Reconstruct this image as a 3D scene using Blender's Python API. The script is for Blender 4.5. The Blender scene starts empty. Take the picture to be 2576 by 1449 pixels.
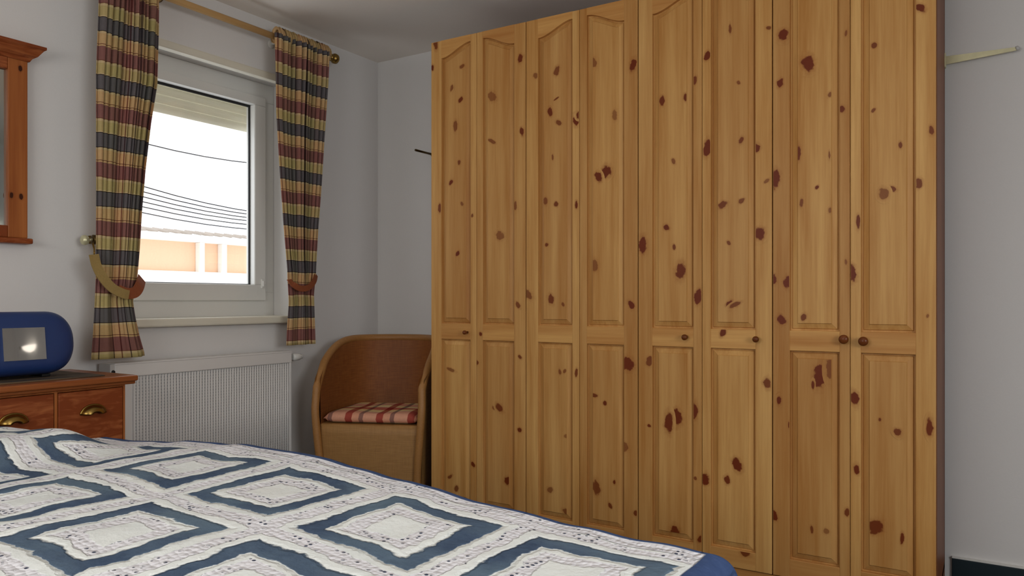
import bpy, bmesh, math, random
from mathutils import Vector, Matrix
random.seed(7)
sc = bpy.context.scene
COL = sc.collection

# ---------------------------------------------------------------- camera / light / exposure
H = 1.12                       # eye height (m)
TH = math.radians(32.1)        # camera turned left of the wardrobe normal (+Y)
F = 1930.0; CX = 1288.0; HY = 755.0
cam = bpy.data.cameras.new('camera'); cam.sensor_fit = 'HORIZONTAL'; cam.sensor_width = 36
cam.lens = 36*F/2576; cam.shift_y = (HY-724.5)/2576; cam.clip_start = .02; cam.clip_end = 200
co = bpy.data.objects.new('camera', cam); COL.objects.link(co)
co.location = (0, 0, H); co.rotation_euler = (math.pi/2, 0, TH); sc.camera = co
sc.view_settings.view_transform = 'Standard'; sc.view_settings.look = 'None'
sc.view_settings.gamma = 1; sc.view_settings.use_curve_mapping = False
sc.view_settings.exposure = 0.08
w = bpy.data.worlds.new('sky'); sc.world = w; w.use_nodes = True
w.node_tree.nodes['Background'].inputs[0].default_value = (.93, .96, 1, 1)
w.node_tree.nodes['Background'].inputs[1].default_value = 2.0
def area(name, loc, rot, sx, sy, power, col):
    l = bpy.data.lights.new(name, 'AREA'); l.shape = 'RECTANGLE'; l.size = sx; l.size_y = sy
    l.energy = power; l.color = col
    o = bpy.data.objects.new(name, l); COL.objects.link(o); o.location = loc; o.rotation_euler = rot
    return o
R_ = math.radians
# added fill lights behind and right of the camera, no windows built there
area('fill_light_rear', (-1.3, -1.35, 1.45), (R_(58), 0, R_(6)), 1.8, 1.2, 34, (1, .965, .92))
area('fill_light_right', (1.75, .6, 1.4), (R_(68), 0, R_(92)), 1.4, 1.2, 46, (.98, .98, .98))
pt = area('sky_portal', (-3.50, 2.36, 1.66), (R_(90), 0, R_(-90)), 1.05, 1.3, 1, (1, 1, 1)); pt.data.cycles.is_portal = True

# ---------------------------------------------------------------- projection helpers (photo pixel -> place)
def yX(px, X):                 # y of the point seen at column px on the plane x = X
    return -X/math.tan(TH - math.atan((px-CX)/F))
def xY(px, Y):                 # x of the point seen at column px on the plane y = Y
    return -Y*math.tan(TH - math.atan((px-CX)/F))
def dep(x, y): return -x*math.sin(TH) + y*math.cos(TH)
def pX(px, py, X):
    y = yX(px, X); return Vector((X, y, H + (HY-py)/F*dep(X, y)))
def pY(px, py, Y):
    x = xY(px, Y); return Vector((x, Y, H + (HY-py)/F*dep(x, Y)))

# ---------------------------------------------------------------- materials
def s2l(c):
    return tuple(((v/255)/12.92 if v/255 <= .04045 else ((v/255+.055)/1.055)**2.4) for v in c)
class NT:
    def __init__(s, name):
        s.m = bpy.data.materials.new(name); s.m.use_nodes = True; s.t = s.m.node_tree
        s.b = s.t.nodes['Principled BSDF']; s.out = s.t.nodes['Material Output']
    def n(s, typ, **kw):
        x = s.t.nodes.new(typ)
        for k, v in kw.items(): setattr(x, k, v)
        return x
    def set(s, inp, v):
        if isinstance(v, bpy.types.NodeSocket): s.t.links.new(v, inp)
        elif isinstance(v, (tuple, list)) and len(v) == 3 and inp.type == 'RGBA': inp.default_value = (*v, 1)
        else: inp.default_value = v
    def math(s, op, a, b=0, c=0, clamp=False):
        x = s.n('ShaderNodeMath', operation=op, use_clamp=clamp)
        s.set(x.inputs[0], a); s.set(x.inputs[1], b); s.set(x.inputs[2], c); return x.outputs[0]
    def mix(s, f, a, b, mode='MIX'):
        x = s.n('ShaderNodeMix', data_type='RGBA', blend_type=mode)
        s.set(x.inputs[0], f); s.set(x.inputs[6], a); s.set(x.inputs[7], b); return x.outputs[2]
    def coord(s, k='Object'): return s.n('ShaderNodeTexCoord').outputs[k]
    def uv(s, name): 
        x = s.n('ShaderNodeUVMap'); x.uv_map = name; return x.outputs[0]
    def mapping(s, v, scale=(1,1,1), loc=(0,0,0)):
        x = s.n('ShaderNodeMapping'); s.set(x.inputs[0], v); x.inputs['Scale'].default_value = scale
        s.set(x.inputs['Location'], loc); return x.outputs[0]
    def noise(s, v, scale, detail=3, rough=.5, dist=0):
        x = s.n('ShaderNodeTexNoise'); s.set(x.inputs['Vector'], v); x.inputs['Scale'].default_value = scale
        x.inputs['Detail'].default_value = detail; x.inputs['Roughness'].default_value = rough
        x.inputs['Distortion'].default_value = dist; return x.outputs['Fac']
    def sep(s, v):
        x = s.n('ShaderNodeSeparateXYZ'); s.set(x.inputs[0], v); return x.outputs
    def comb(s, a=0, b=0, c=0):
        x = s.n('ShaderNodeCombineXYZ'); s.set(x.inputs[0], a); s.set(x.inputs[1], b); s.set(x.inputs[2], c); return x.outputs[0]
    def mr(s, v, a, b, c=0, d=1, smooth=False):
        x = s.n('ShaderNodeMapRange'); x.clamp = True
        if smooth: x.interpolation_type = 'SMOOTHSTEP'
        s.set(x.inputs[0], v); x.inputs[1].default_value = a; x.inputs[2].default_value = b
        x.inputs[3].default_value = c; x.inputs[4].default_value = d; return x.outputs[0]
    def bump(s, h, strength=.3, dist=.01):
        x = s.n('ShaderNodeBump'); s.set(x.inputs['Height'], h); x.inputs['Strength'].default_value = strength
        x.inputs['Distance'].default_value = dist; s.t.links.new(x.outputs[0], s.b.inputs['Normal'])
    def base(s, c): s.set(s.b.inputs['Base Color'], c)
    def rough(s, v): s.set(s.b.inputs['Roughness'], v)

def plain(name, col, rough=.6, metal=0, nscale=30, amt=.06, bump=.05, bd=.002):
    k = NT(name); v = k.coord(); nz = k.noise(v, nscale, 3)
    c = s2l(col)
    k.base(k.mix(nz, tuple(x*(1-amt) for x in c), tuple(min(1, x*(1+amt)) for x in c)))
    k.rough(rough); k.b.inputs['Metallic'].default_value = metal
    k.bump(nz, bump, bd); return k.m

def wood(name, light, dark, knotc, axis=2, rough=.45, streak=1.0, wavy=0.0, spec=.22):
    k = NT(name)
    rnd = k.n('ShaderNodeObjectInfo').outputs['Random']
    v = k.n('ShaderNodeVectorMath', operation='ADD')
    k.set(v.inputs[0], k.coord()); k.set(v.inputs[1], k.comb(k.math('MULTIPLY', rnd, 7.3), k.math('MULTIPLY', rnd, 3.1), k.math('MULTIPLY', rnd, 11.7)))
    v = v.outputs[0]
    def sc_(a, b):
        l = [a, a, a]; l[axis] = b; return tuple(l)
    fine = k.noise(k.mapping(v, sc_(1, .035)), 130, 4, .6, .25)
    mid = k.noise(k.mapping(v, sc_(1, .06 if not wavy else .25)), 26, 3, .55, wavy)
    broad = k.noise(k.mapping(v, sc_(1, .04)), 15, 1, .5)
    f = k.math('ADD', k.math('MULTIPLY', fine, .3*streak), k.math('ADD', k.math('MULTIPLY', mid, .5*streak), k.math('MULTIPLY', broad, .55)))
    f = k.mr(f, .42, .88)
    col = k.mix(f, s2l(light), s2l(dark))
    # per-part tint
    col = k.mix(k.math('MULTIPLY', rnd, .30), col, s2l(tuple(.5*(a+b) for a, b in zip(dark, knotc))))
    u = k.uv('knot'); s = k.sep(u)
    nz = k.noise(v, 60, 2)
    r = k.math('SQRT', k.math('ADD', k.math('MULTIPLY', s[0], s[0]), k.math('MULTIPLY', s[1], s[1])))
    r = k.math('ADD', r, k.math('MULTIPLY', k.math('SUBTRACT', nz, .5), .6))
    halo = k.mr(r, .98, .5, 0, .42, True); core = k.mr(r, .60, .44, 0, .97, True)
    # third channel of the knot map (kept in a second uv) says how strong the knot is
    st = k.sep(k.uv('knot_strength'))[0]
    col = k.mix(k.math('MULTIPLY', halo, st), col, s2l(tuple(.6*a+.4*b for a, b in zip(dark, knotc))))
    col = k.mix(k.math('MULTIPLY', core, st), col, s2l(knotc))
    k.base(col); k.rough(rough); k.b.inputs['Specular IOR Level'].default_value = spec
    k.bump(k.math('ADD', fine, mid), .05, .002)
    return k.m

PL, PD, PK = (228, 182, 114), (184, 128, 64), (108, 38, 8)
M = {}
M['pine'] = wood('honey_pine', PL, PD, PK, 2)
M['pine_h'] = wood('honey_pine_rail', (226, 176, 106), (188, 130, 68), PK, 0)
M['red'] = wood('red_pine', (198, 122, 72), (132, 64, 30), (56, 22, 10), 1, .45, 1.5, 2.2)
M['red_v'] = wood('red_pine_upright', (186, 116, 62), (136, 70, 32), (56, 22, 10), 2, .4)
M['red_top'] = wood('red_pine_top', (176, 108, 62), (128, 66, 30), (56, 22, 10), 1, .3)
M['rod'] = wood('pine_rod', (206, 172, 118), (172, 132, 82), (120, 70, 30), 1, .45)
M['wall'] = plain('white_wall_paint', (224, 223, 222), .9, 0, 140, .015, .12, .002)
M['ceil'] = plain('ceiling_paint', (242, 236, 228), .95, 0, 80, .015, .06, .002)
M['white'] = plain('white_plastic', (224, 224, 220), .45, 0, 10, .01, .01)
M['cream'] = plain('cream_plastic', (226, 222, 206), .5, 0, 10, .02, .01)
M['radi'] = plain('radiator_enamel', (228, 227, 225), .4, 0, 15, .01, .01)
M['radi_dark'] = plain('radiator_gap', (180, 180, 182), .7)
M['skirt'] = plain('dark_teal_skirting', (18, 36, 44), .5)
M['carpet'] = plain('dark_teal_carpet', (20, 42, 52), .98, 0, 400, .4, .8, .006)
M['brass'] = plain('aged_brass', (150, 122, 66), .32, 1, 40, .3, .1)
M['dkbrass'] = plain('dark_bronze', (92, 74, 44), .4, 1, 40, .2, .1)
M['palebrass'] = plain('pale_brass', (206, 202, 166), .3, .4, 40, .15, .1)
M['grey'] = plain('grey_metal', (196, 196, 194), .5, .1)
M['black'] = plain('black_rubber', (22, 22, 24), .6)
M['blue'] = plain('blue_plastic', (26, 52, 104), .42, 0, 12, .08, .02)
M['navyline'] = plain('dark_cavity', (30, 20, 12), .8)
M['strap'] = plain('olive_tan_cloth', (150, 126, 74), .85, 0, 160, .15, .3)
M['rust'] = plain('rust_cloth', (140, 74, 40), .85, 0, 160, .15, .3)
M['mat'] = None
k = NT('shutter_plastic'); k.base(s2l((226, 222, 206))); k.rough(.6)
t_ = k.n('ShaderNodeBsdfTranslucent'); t_.inputs[0].default_value = (*s2l((236, 232, 216)), 1)
m_ = k.n('ShaderNodeMixShader'); m_.inputs[0].default_value = .32
k.t.links.new(k.b.outputs[0], m_.inputs[1]); k.t.links.new(t_.outputs[0], m_.inputs[2]); k.t.links.new(m_.outputs[0], k.out.inputs[0]); M['shutter'] = k.m
M['house'] = plain('apricot_render', (226, 188, 156), .9)
M['housew'] = plain('white_render', (240, 236, 230), .9)
M['tile'] = plain('grey_roof_tile', (170, 160, 150), .9)
M['cable'] = plain('black_cable', (30, 30, 32), .7)
M['mattress'] = plain('white_mattress', (225, 222, 214), .9)

k = NT('mirror_glass'); k.b.inputs['Metallic'].default_value = 1; k.base((.62, .66, .63)); k.rough(.05); M['mirror'] = k.m
k = NT('screen_glass'); k.b.inputs['Metallic'].default_value = 1; k.base((.62, .60, .58)); k.rough(.03); M['screen'] = k.m
k = NT('window_glass')
tr = k.n('ShaderNodeBsdfTransparent'); gl = k.n('ShaderNodeBsdfGlossy'); gl.inputs['Roughness'].default_value = .02
mx = k.n('ShaderNodeMixShader'); mx.inputs[0].default_value = .05
k.t.links.new(tr.outputs[0], mx.inputs[1]); k.t.links.new(gl.outputs[0], mx.inputs[2]); k.t.links.new(mx.outputs[0], k.out.inputs[0])
M['glass'] = k.m
k = NT('lamp_glass'); k.base((.9, .88, .84)); k.b.inputs['Emission Color'].default_value = (1, .93, .82, 1); k.b.inputs['Emission Strength'].default_value = 5; M['lamp'] = k.m
k = NT('striped_dark_mat'); s = k.sep(k.coord())
wv = k.noise(k.comb(k.math('MULTIPLY', s[0], 40), k.math('MULTIPLY', s[1], 2), 0), 1.0, 2)
k.base(k.mix(k.mr(wv, .4, .65), s2l((38, 36, 36)), s2l((110, 88, 62)))); k.rough(.9); M['mat'] = k.m

# wicker (paper loom weave)
def wicker(name, a, b):
    k = NT(name); v = k.coord('UV')
    s = k.sep(v)
    wx = k.math('SINE', k.math('MULTIPLY', s[0], 900)); wy = k.math('SINE', k.math('MULTIPLY', s[1], 700))
    h = k.math('MULTIPLY', wx, wy)
    n1 = k.noise(k.mapping(v, (4, 60, 1)), 3, 3)
    n2 = k.noise(k.mapping(v, (60, 4, 1)), 3, 2)
    f = k.math('ADD', k.math('MULTIPLY', n1, .6), k.math('MULTIPLY', n2, .4))
    k.base(k.mix(k.mr(f, .3, .7), s2l(a), s2l(b))); k.rough(.55)
    k.bump(k.math('ADD', k.math('MULTIPLY', h, .5), k.math('MULTIPLY', n1, 1.5)), .35, .0015)
    return k.m
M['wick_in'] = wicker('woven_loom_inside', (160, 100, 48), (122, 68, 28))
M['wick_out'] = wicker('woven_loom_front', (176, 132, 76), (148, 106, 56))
M['wick_rim'] = plain('loom_braided_edge', (164, 116, 62), .5, 0, 120, .2, .4, .002)

# plaid cloth. UV in metres of cloth
def plaid(name, P, hue, trans=.25, colstops=None):
    """P: period, hue: palette dict"""
    k = NT(name); s = k.sep(k.coord('UV'))
    wob = k.math('MULTIPLY', k.math('SUBTRACT', k.noise(k.coord('UV'), 6, 1), .5), .012)
    u = k.math('FRACT', k.math('DIVIDE', s[0], P*.78)); v = k.math('FRACT', k.math('DIVIDE', k.math('ADD', s[1], wob), P))
    def ramp(val, stops):
        r = k.n('ShaderNodeValToRGB'); r.color_ramp.interpolation = 'CONSTANT'
        el = r.color_ramp.elements
        while len(el) > 1: el.remove(el[-1])
        el[0].position = 0; el[0].color = (*s2l(stops[0][1]), 1)
        for p, c in stops[1:]:
            e = el.new(p); e.color = (*s2l(c), 1)
        k.set(r.inputs[0], val); return r.outputs[0]
    h = hue
    rows = ramp(v, [(0, h['slate']), (.235, h['line']), (.25, h['cream']), (.285, h['tan']), (.46, h['line2']), (.472, h['tan']), (.50, h['purple']), (.735, h['line2']), (.747, h['cream']), (.79, h['olive']), (.965, h['cream']), (.985, h['line'])])
    cols = ramp(u, list(colstops) if colstops else [(0, (252, 244, 228)), (.25, (72, 50, 46)), (.285, (244, 242, 218)), (.52, (226, 226, 200)), (.735, (64, 48, 50)), (.775, (255, 238, 220)), (.965, (140, 74, 66))])
    c = k.mix(.85, rows, cols, 'MULTIPLY')
    wv = k.noise(k.mapping(k.coord('UV'), (1, 30, 1)), 40, 2)
    wv2 = k.noise(k.mapping(k.coord('UV'), (30, 1, 1)), 40, 2)
    c = k.mix(k.mr(k.math('ADD', wv, wv2), .7, 1.3, 0, .22), c, (.02, .015, .01))
    k.base(c); k.rough(.85)
    k.b.inputs['Specular IOR Level'].default_value = .1
    t = k.n('ShaderNodeBsdfTranslucent'); k.t.links.new(c, t.inputs[0])
    mx = k.n('ShaderNodeMixShader'); mx.inputs[0].default_value = trans
    k.t.links.new(k.b.outputs[0], mx.inputs[1]); k.t.links.new(t.outputs[0], mx.inputs[2]); k.t.links.new(mx.outputs[0], k.out.inputs[0])
    return k.m
HUE = dict(slate=(116, 114, 124), line=(50, 42, 40), cream=(226, 208, 170), tan=(226, 194, 150), line2=(132, 84, 70), purple=(158, 112, 112), olive=(212, 196, 146))
M['plaid'] = plaid('tartan_curtain_cloth', .234, HUE, .22)
HUE2 = dict(slate=(228, 172, 150), line=(120, 40, 30), cream=(240, 226, 190), tan=(236, 210, 156), line2=(190, 160, 120), purple=(196, 110, 96), olive=(238, 218, 168))
M['plaid_seat'] = plaid('red_check_cushion_cloth', .21, HUE2, 0, ((0, (255, 246, 232)), (.24, (178, 58, 48)), (.46, (255, 240, 220)), (.68, (150, 140, 146)), (.82, (255, 246, 232))))

# quilt: outlined squares, crochet lattice
def quilt_mat():
    k = NT('patchwork_quilt_cloth'); uv = k.coord('UV'); s0 = k.sep(uv)
    n = k.noise(uv, 7, 2); n2 = k.noise(k.mapping(uv, (1, 1, 1), (5, 3, 0)), 7, 2); nf = k.noise(uv, 45, 3)
    w1 = k.math('ADD', k.math('MULTIPLY', k.math('SUBTRACT', n, .5), .055), k.math('MULTIPLY', k.math('SUBTRACT', nf, .5), .02))
    w2 = k.math('ADD', k.math('MULTIPLY', k.math('SUBTRACT', n2, .5), .055), k.math('MULTIPLY', k.math('SUBTRACT', nf, .5), .02))
    X = k.math('ADD', s0[0], w1); Y = k.math('ADD', s0[1], w2)
    P = .36
    a = k.math('ABSOLUTE', k.math('SUBTRACT', k.math('FRACT', k.math('DIVIDE', k.math('SUBTRACT', X, -.585-P/2-3.6), P)), .5))
    b = k.math('ABSOLUTE', k.math('SUBTRACT', k.math('FRACT', k.math('DIVIDE', k.math('SUBTRACT', Y, 1.098-P/2-3.6), P)), .5))
    r = k.math('MAXIMUM', a, b)
    ring = k.math('MULTIPLY', k.mr(r, .270, .280), k.mr(r, .396, .386))
    cro1 = k.math('MULTIPLY', k.mr(r, .125, .135), k.mr(r, .225, .215))
    cro2 = k.mr(r, .452, .46)
    # field limits
    infield = k.math('MULTIPLY', k.mr(s0[0], -.424, -.428), k.mr(s0[1], 1.300, 1.296))
    edge = k.math('MULTIPLY', k.math('SUBTRACT', 1, infield), k.math('MULTIPLY', k.mr(s0[0], -.424, -.428), k.mr(s0[1], 1.330, 1.326)))
    cro = k.math('MAXIMUM', k.math('MULTIPLY', k.math('MAXIMUM', cro1, cro2), infield), k.math('MULTIPLY', edge, 1.0))
    navy_b = k.math('SUBTRACT', 1, k.math('MAXIMUM', infield, edge))
    vo = k.n('ShaderNodeTexVoronoi'); k.set(vo.inputs['Vector'], uv); vo.inputs['Scale'].default_value = 80; vo.inputs['Randomness'].default_value = .55
    hole = k.math('MULTIPLY', k.mr(vo.outputs['Distance'], .30, .22), k.mr(k.noise(k.mapping(uv, (1, 1, 1), (9, 2, 0)), 16, 2), .46, .56))
    hole = k.math('MULTIPLY', hole, cro)
    white = k.mix(n2, s2l((232, 240, 240)), s2l((248, 250, 247)))
    white = k.mix(cro, white, s2l((236, 236, 242)))
    navy = k.mix(nf, s2l((60, 76, 102)), s2l((86, 104, 128)))
    tone = k.mr(k.noise(uv, 5, 1), .4, .65)
    navy = k.mix(tone, navy, k.mix(nf, s2l((92, 112, 132)), s2l((110, 130, 146))))
    bnavy = k.mix(nf, s2l((52, 70, 110)), s2l((76, 96, 138)))
    c = k.mix(k.math('MULTIPLY', ring, infield), white, navy)
    c = k.mix(hole, c, s2l((66, 76, 100)))
    c = k.mix(navy_b, c, bnavy)
    k.base(c); k.rough(.95); k.b.inputs['Specular IOR Level'].default_value = .1
    seam = k.math('SUBTRACT', 1, k.math('MAXIMUM', k.mr(k.math('ABSOLUTE', k.math('SUBTRACT', r, .267)), .02, 0), k.mr(k.math('ABSOLUTE', k.math('SUBTRACT', r, .393)), .02, 0)))
    h = k.math('ADD', k.math('MULTIPLY', k.noise(uv, 22, 4, .6), .5), k.math('MULTIPLY', seam, .35))
    h = k.math('SUBTRACT', k.math('ADD', h, k.math('MULTIPLY', k.math('MULTIPLY', vo.outputs['Distance'], cro), -.5)), k.math('MULTIPLY', hole, .4))
    k.bump(h, .9, .012)
    return k.m
M['quilt'] = quilt_mat()

# ---------------------------------------------------------------- mesh helpers
def ob(name, bm, mats, parent=None, smooth=False, loc=None, label=None):
    me = bpy.data.meshes.new(name); bm.normal_update(); bm.to_mesh(me); bm.free()
    o = bpy.data.objects.new(name, me); COL.objects.link(o)
    for m in (mats if isinstance(mats, (list, tuple)) else [mats]): me.materials.append(m)
    if smooth:
        for p in me.polygons: p.use_smooth = True
    if parent: o.parent = parent
    if loc: o.location = loc
    if label: o['label'] = label
    return o
def knotify(bm, default=True):
    """make the knot uv layers exist, everything far from any knot"""
    kl = bm.loops.layers.uv.get('knot') or bm.loops.layers.uv.new('knot')
    ks = bm.loops.layers.uv.get('knot_strength') or bm.loops.layers.uv.new('knot_strength')
    for f in bm.faces:
        for l in f.loops: l[kl].uv = (2, 2); l[ks].uv = (0, 0)
    return kl, ks
def empty(name, loc, rz=0):
    o = bpy.data.objects.new(name, None); COL.objects.link(o); o.location = loc; o.rotation_euler = (0, 0, rz); o.empty_display_size = .1
    return o
def tag(o, label, cat, group=None, kind=None):
    o['label'] = label; o['category'] = cat
    if group: o['group'] = group
    if kind: o['kind'] = kind
    return o
def box(bm, x0, x1, y0, y1, z0, z1, bev=0):
    t = bmesh.new()
    bmesh.ops.create_cube(t, size=1)
    for v in t.verts: v.co = Vector(((x0+x1)/2+v.co.x*(x1-x0), (y0+y1)/2+v.co.y*(y1-y0), (z0+z1)/2+v.co.z*(z1-z0)))
    if bev: bmesh.ops.bevel(t, geom=list(t.edges), offset=bev, segments=2, profile=.5, affect='EDGES')
    me = bpy.data.meshes.new('t'); t.to_mesh(me); t.free(); bm.from_mesh(me); bpy.data.meshes.remove(me)
    return bm
def tube(bm, pts, rad, n=10, cap=True):
    pts = [Vector(p) for p in pts]; rads = rad if isinstance(rad, (list, tuple)) else [rad]*len(pts)
    rings = []; up = Vector((0, 0, 1)); prev = None
    for i, p in enumerate(pts):
        d = (pts[min(i+1, len(pts)-1)]-pts[max(i-1, 0)]).normalized()
        if prev is None:
            a = d.cross(up)
            if a.length < .1: a = d.cross(Vector((1, 0, 0)))
            a.normalize()
        else:
            a = (prev - d*prev.dot(d)).normalized()
        prev = a; b = d.cross(a)
        rings.append([bm.verts.new(p + (a*math.cos(2*math.pi*j/n) + b*math.sin(2*math.pi*j/n))*rads[i]) for j in range(n)])
    for i in range(len(rings)-1):
        for j in range(n):
            bm.faces.new((rings[i][j], rings[i][(j+1) % n], rings[i+1][(j+1) % n], rings[i+1][j]))
    if cap:
        bm.faces.new(rings[0][::-1]); bm.faces.new(rings[-1])
    return bm
def lathe(bm, prof, origin, axis, n=20):
    """prof: list of (distance along axis, radius)"""
    o = Vector(origin); d = Vector(axis).normalized()
    a = d.cross(Vector((0, 0, 1)));
    if a.length < .1: a = d.cross(Vector((1, 0, 0)))
    a.normalize(); b = d.cross(a); rings = []
    for t, r in prof:
        rings.append([bm.verts.new(o+d*t+(a*math.cos(2*math.pi*j/n)+b*math.sin(2*math.pi*j/n))*max(r, .0004)) for j in range(n)])
    for i in range(len(rings)-1):
        for j in range(n):
            bm.faces.new((rings[i][j], rings[i][(j+1) % n], rings[i+1][(j+1) % n], rings[i+1][j]))
    bm.faces.new(rings[0][::-1]); bm.faces.new(rings[-1]); return bm
def ribbon(bm, pts, wdir, width, thick, nrm):
    """flat strap through pts; wdir: list of width directions"""
    pts = [Vector(p) for p in pts]; nrm = Vector(nrm)
    rows = []
    for i, p in enumerate(pts):
        wd = Vector(wdir[i]).normalized()*width/2; t = nrm*thick/2
        rows.append([bm.verts.new(p+q) for q in (-wd-t, wd-t, wd+t, -wd+t)])
    for i in range(len(rows)-1):
        for j in range(4): bm.faces.new((rows[i][j], rows[i][(j+1) % 4], rows[i+1][(j+1) % 4], rows[i+1][j]))
    bm.faces.new(rows[0][::-1]); bm.faces.new(rows[-1]); return bm
def lerp_table(t, x):
    if x <= t[0][0]: return t[0][1]
    for (a, b), (c, d) in zip(t, t[1:]):
        if x <= c:
            f = (x-a)/(c-a); return b+(d-b)*f
    return t[-1][1]
def smooth_pts(p, n=6):
    """Catmull-Rom through points"""
    p = [Vector(q) for q in p]; out = []
    q = [p[0]*2-p[1]] + p + [p[-1]*2-p[-2]]
    for i in range(1, len(q)-2):
        for j in range(n):
            t = j/n; a, b, c, d = q[i-1], q[i], q[i+1], q[i+2]
            out.append(.5*((2*b)+(c-a)*t+(2*a-5*b+4*c-d)*t*t+(3*b-a-3*c+d)*t**3))
    out.append(p[-1]); return out
def struct(name, bm, m):
    o = ob(name, bm, m); o['kind'] = 'structure'; return o

# ---------------------------------------------------------------- room shell
XL, XR, YF, YB, ZC = -3.19, 1.85, 3.54, -1.5, H+1.452
WT = .30
WY0, WY1, WZ0, WZ1 = 1.86, 2.86, H-.085, H+1.165       # window recess
b = bmesh.new(); box(b, XL-WT, XR+.15, YB-.15, YF+.15, -.1, 0); struct('floor', b, M['carpet'])
b = bmesh.new(); box(b, XL-WT, XR+.15, YB-.15, YF+.15, ZC, ZC+.12); struct('ceiling', b, M['ceil'])
b = bmesh.new()
box(b, XL-WT, XL, YB-.15, WY0, 0, ZC); box(b, XL-WT, XL, WY1, YF+.15, 0, ZC)
box(b, XL-WT, XL, WY0, WY1, 0, WZ0); box(b, XL-WT, XL, WY0, WY1, WZ1, ZC)
struct('wall_left', b, M['wall'])
b = bmesh.new(); box(b, XL, XR, YF, YF+.15, 0, ZC); struct('wall_back', b, M['wall'])
b = bmesh.new(); box(b, XR, XR+.15, YB-.15, YF+.15, 0, ZC); struct('wall_right', b, M['wall'])
b = bmesh.new(); box(b, XL, XR, YB-.15, YB, 0, ZC); struct('wall_front', b, M['wall'])
b = bmesh.new(); box(b, -.14, XR, YF-.016, YF, 0, H-1.03+.002, .003); struct('baseboard_back', b, M['skirt'])
b = bmesh.new(); box(b, -.14, XR, YF-.019, YF, H-1.03+.002, H-1.03+.007, .001); struct('trim_1', b, M['white'])
# light bead above the recess
b = bmesh.new(); box(b, XL-.03, XL+.012, WY0-.02, WY1+.02, WZ1-.022, WZ1+.018, .008)
struct('trim_2', b, M['cream'])

# window
win = empty('window_1', (0, 0, 0)); win['kind'] = 'structure'
XW = XL-.12                                            # room-side face of the sash
gy0, gy1 = 1.95, yX(641, XW); gz0, gz1 = H+.082, H+1.036
b = bmesh.new()
def ringbox(b, x0, x1, oy0, oy1, oz0, oz1, iy0, iy1, iz0, iz1, bev=.004):
    box(b, x0, x1, oy0, oy1, iz1, oz1, bev); box(b, x0, x1, oy0, oy1, oz0, iz0, bev)
    box(b, x0, x1, oy0, iy0, iz0-.001, iz1+.001, bev); box(b, x0, x1, iy1, oy1, iz0-.001, iz1+.001, bev)
ringbox(b, XW-.10, XW-.02, WY0, WY1, WZ0, WZ1, gy0-.03, gy1+.05, gz0-.04, gz1+.03)
ob('window_frame', b, M['white'], win)
b = bmesh.new()
ringbox(b, XW-.07, XW, gy0-.075, gy1+.075, gz0-.085, gz1+.05, gy0, gy1, gz0, gz1, .006)
sash = ob('sash', b, M['white'], win)
b = bmesh.new()
ringbox(b, XW-.045, XW-.036, gy0-.002, gy1+.002, gz0-.002, gz1+.002, gy0+.007, gy1-.007, gz0+.004, gz1-.012, 0)
ob('glazing_seal', b, M['black'], sash, label='thin dark rubber seal around the pane')
b = bmesh.new(); box(b, XW-.044, XW-.04, gy0, gy1, gz0, gz1); ob('pane', b, M['glass'], sash)
b = bmesh.new(); box(b, XW, XW+.012, gy1+.036, gy1+.05, gz0-.02, gz0+.03, .003); box(b, XW+.01, XW+.02, gy1+.04, gy1+.048, gz0-.01, gz0+.02, .002)
ob('hinge', b, M['white'], sash)
b = bmesh.new(); box(b, XW-.02, XL+.055, WY0-.03, WY1+.03, WZ0-.035, WZ0+.003, .008); ob('window_sill', b, M['cream'], win)
# roller shutter, a hand's breadth down
sh = bmesh.new()
for i in range(5):
    z1 = gz1+.10-i*.045
    bmt = sh; zz = z1-.043
    vs = []
    for t in range(7):
        a = t/6; vs.append((XW-.125+.010*math.sin(a*math.pi), zz+(z1-zz)*a))
    rows = [[bmt.verts.new((x, y, z)) for x, z in vs] for y in (WY0+.03, WY1-.03)]
    rows2 = [[bmt.verts.new((x-.008, y, z)) for x, z in vs] for y in (WY0+.03, WY1-.03)]
    for t in range(6):
        bmt.faces.new((rows[0][t], rows[1][t], rows[1][t+1], rows[0][t+1]))
        bmt.faces.new((rows2[0][t], rows2[0][t+1], rows2[1][t+1], rows2[1][t]))
    bmt.faces.new((rows[0][0], rows2[0][0], rows2[1][0], rows[1][0]))
tag(ob('roller_shutter', sh, M['shutter'], smooth=False), 'cream roller shutter slats lowered a little behind the window pane', 'shutter')

# ---------------------------------------------------------------- outside
hs = tag(empty('neighbouring_house', (-12, 9, H-3)), 'apricot rendered house with white posts and eaves seen through the window', 'house')
hz = H+1.10
def rel(bm, o):
    bmesh.ops.translate(bm, verts=bm.verts, vec=-Vector(o)); return bm
hl = hs.location
b = bmesh.new(); box(b, -16, -12, 4, 16, H-3, hz-.06); ob('wall', rel(b, hl), M['house'], hs)
b = bmesh.new(); box(b, -12.0, -11.9, 4, 16, H-3, H+.50); ob('washed_out_band', rel(b, hl), M['housew'], hs, label='white band for the washed-out lower wall')  # white band paints in the lower wall's overexposed fade
b = bmesh.new(); box(b, -16, -11.6, 3.8, 16.2, hz-.08, hz+.02, .01); ob('fascia', rel(b, hl), M['housew'], hs)
for p0, p1 in ((500, 512), (556, 568)):
    ya, yb = yX(p0, -11.9), yX(p1, -11.9)
    b = bmesh.new(); box(b, -12.0, -11.86, min(ya, yb), max(ya, yb), H-3, hz-.08, .01); ob('pilaster', rel(b, hl), M['housew'], hs)
b = bmesh.new()
y = 4.0
while y < 16:
    tube(b, [(-11.64, y, hz+.035), (-12.4, y, hz+.16)], [.012+.022*random.random(), .012], 8); y += .21
ob('roof_edge_tiles', rel(b, hl), M['tile'], hs)
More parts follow.
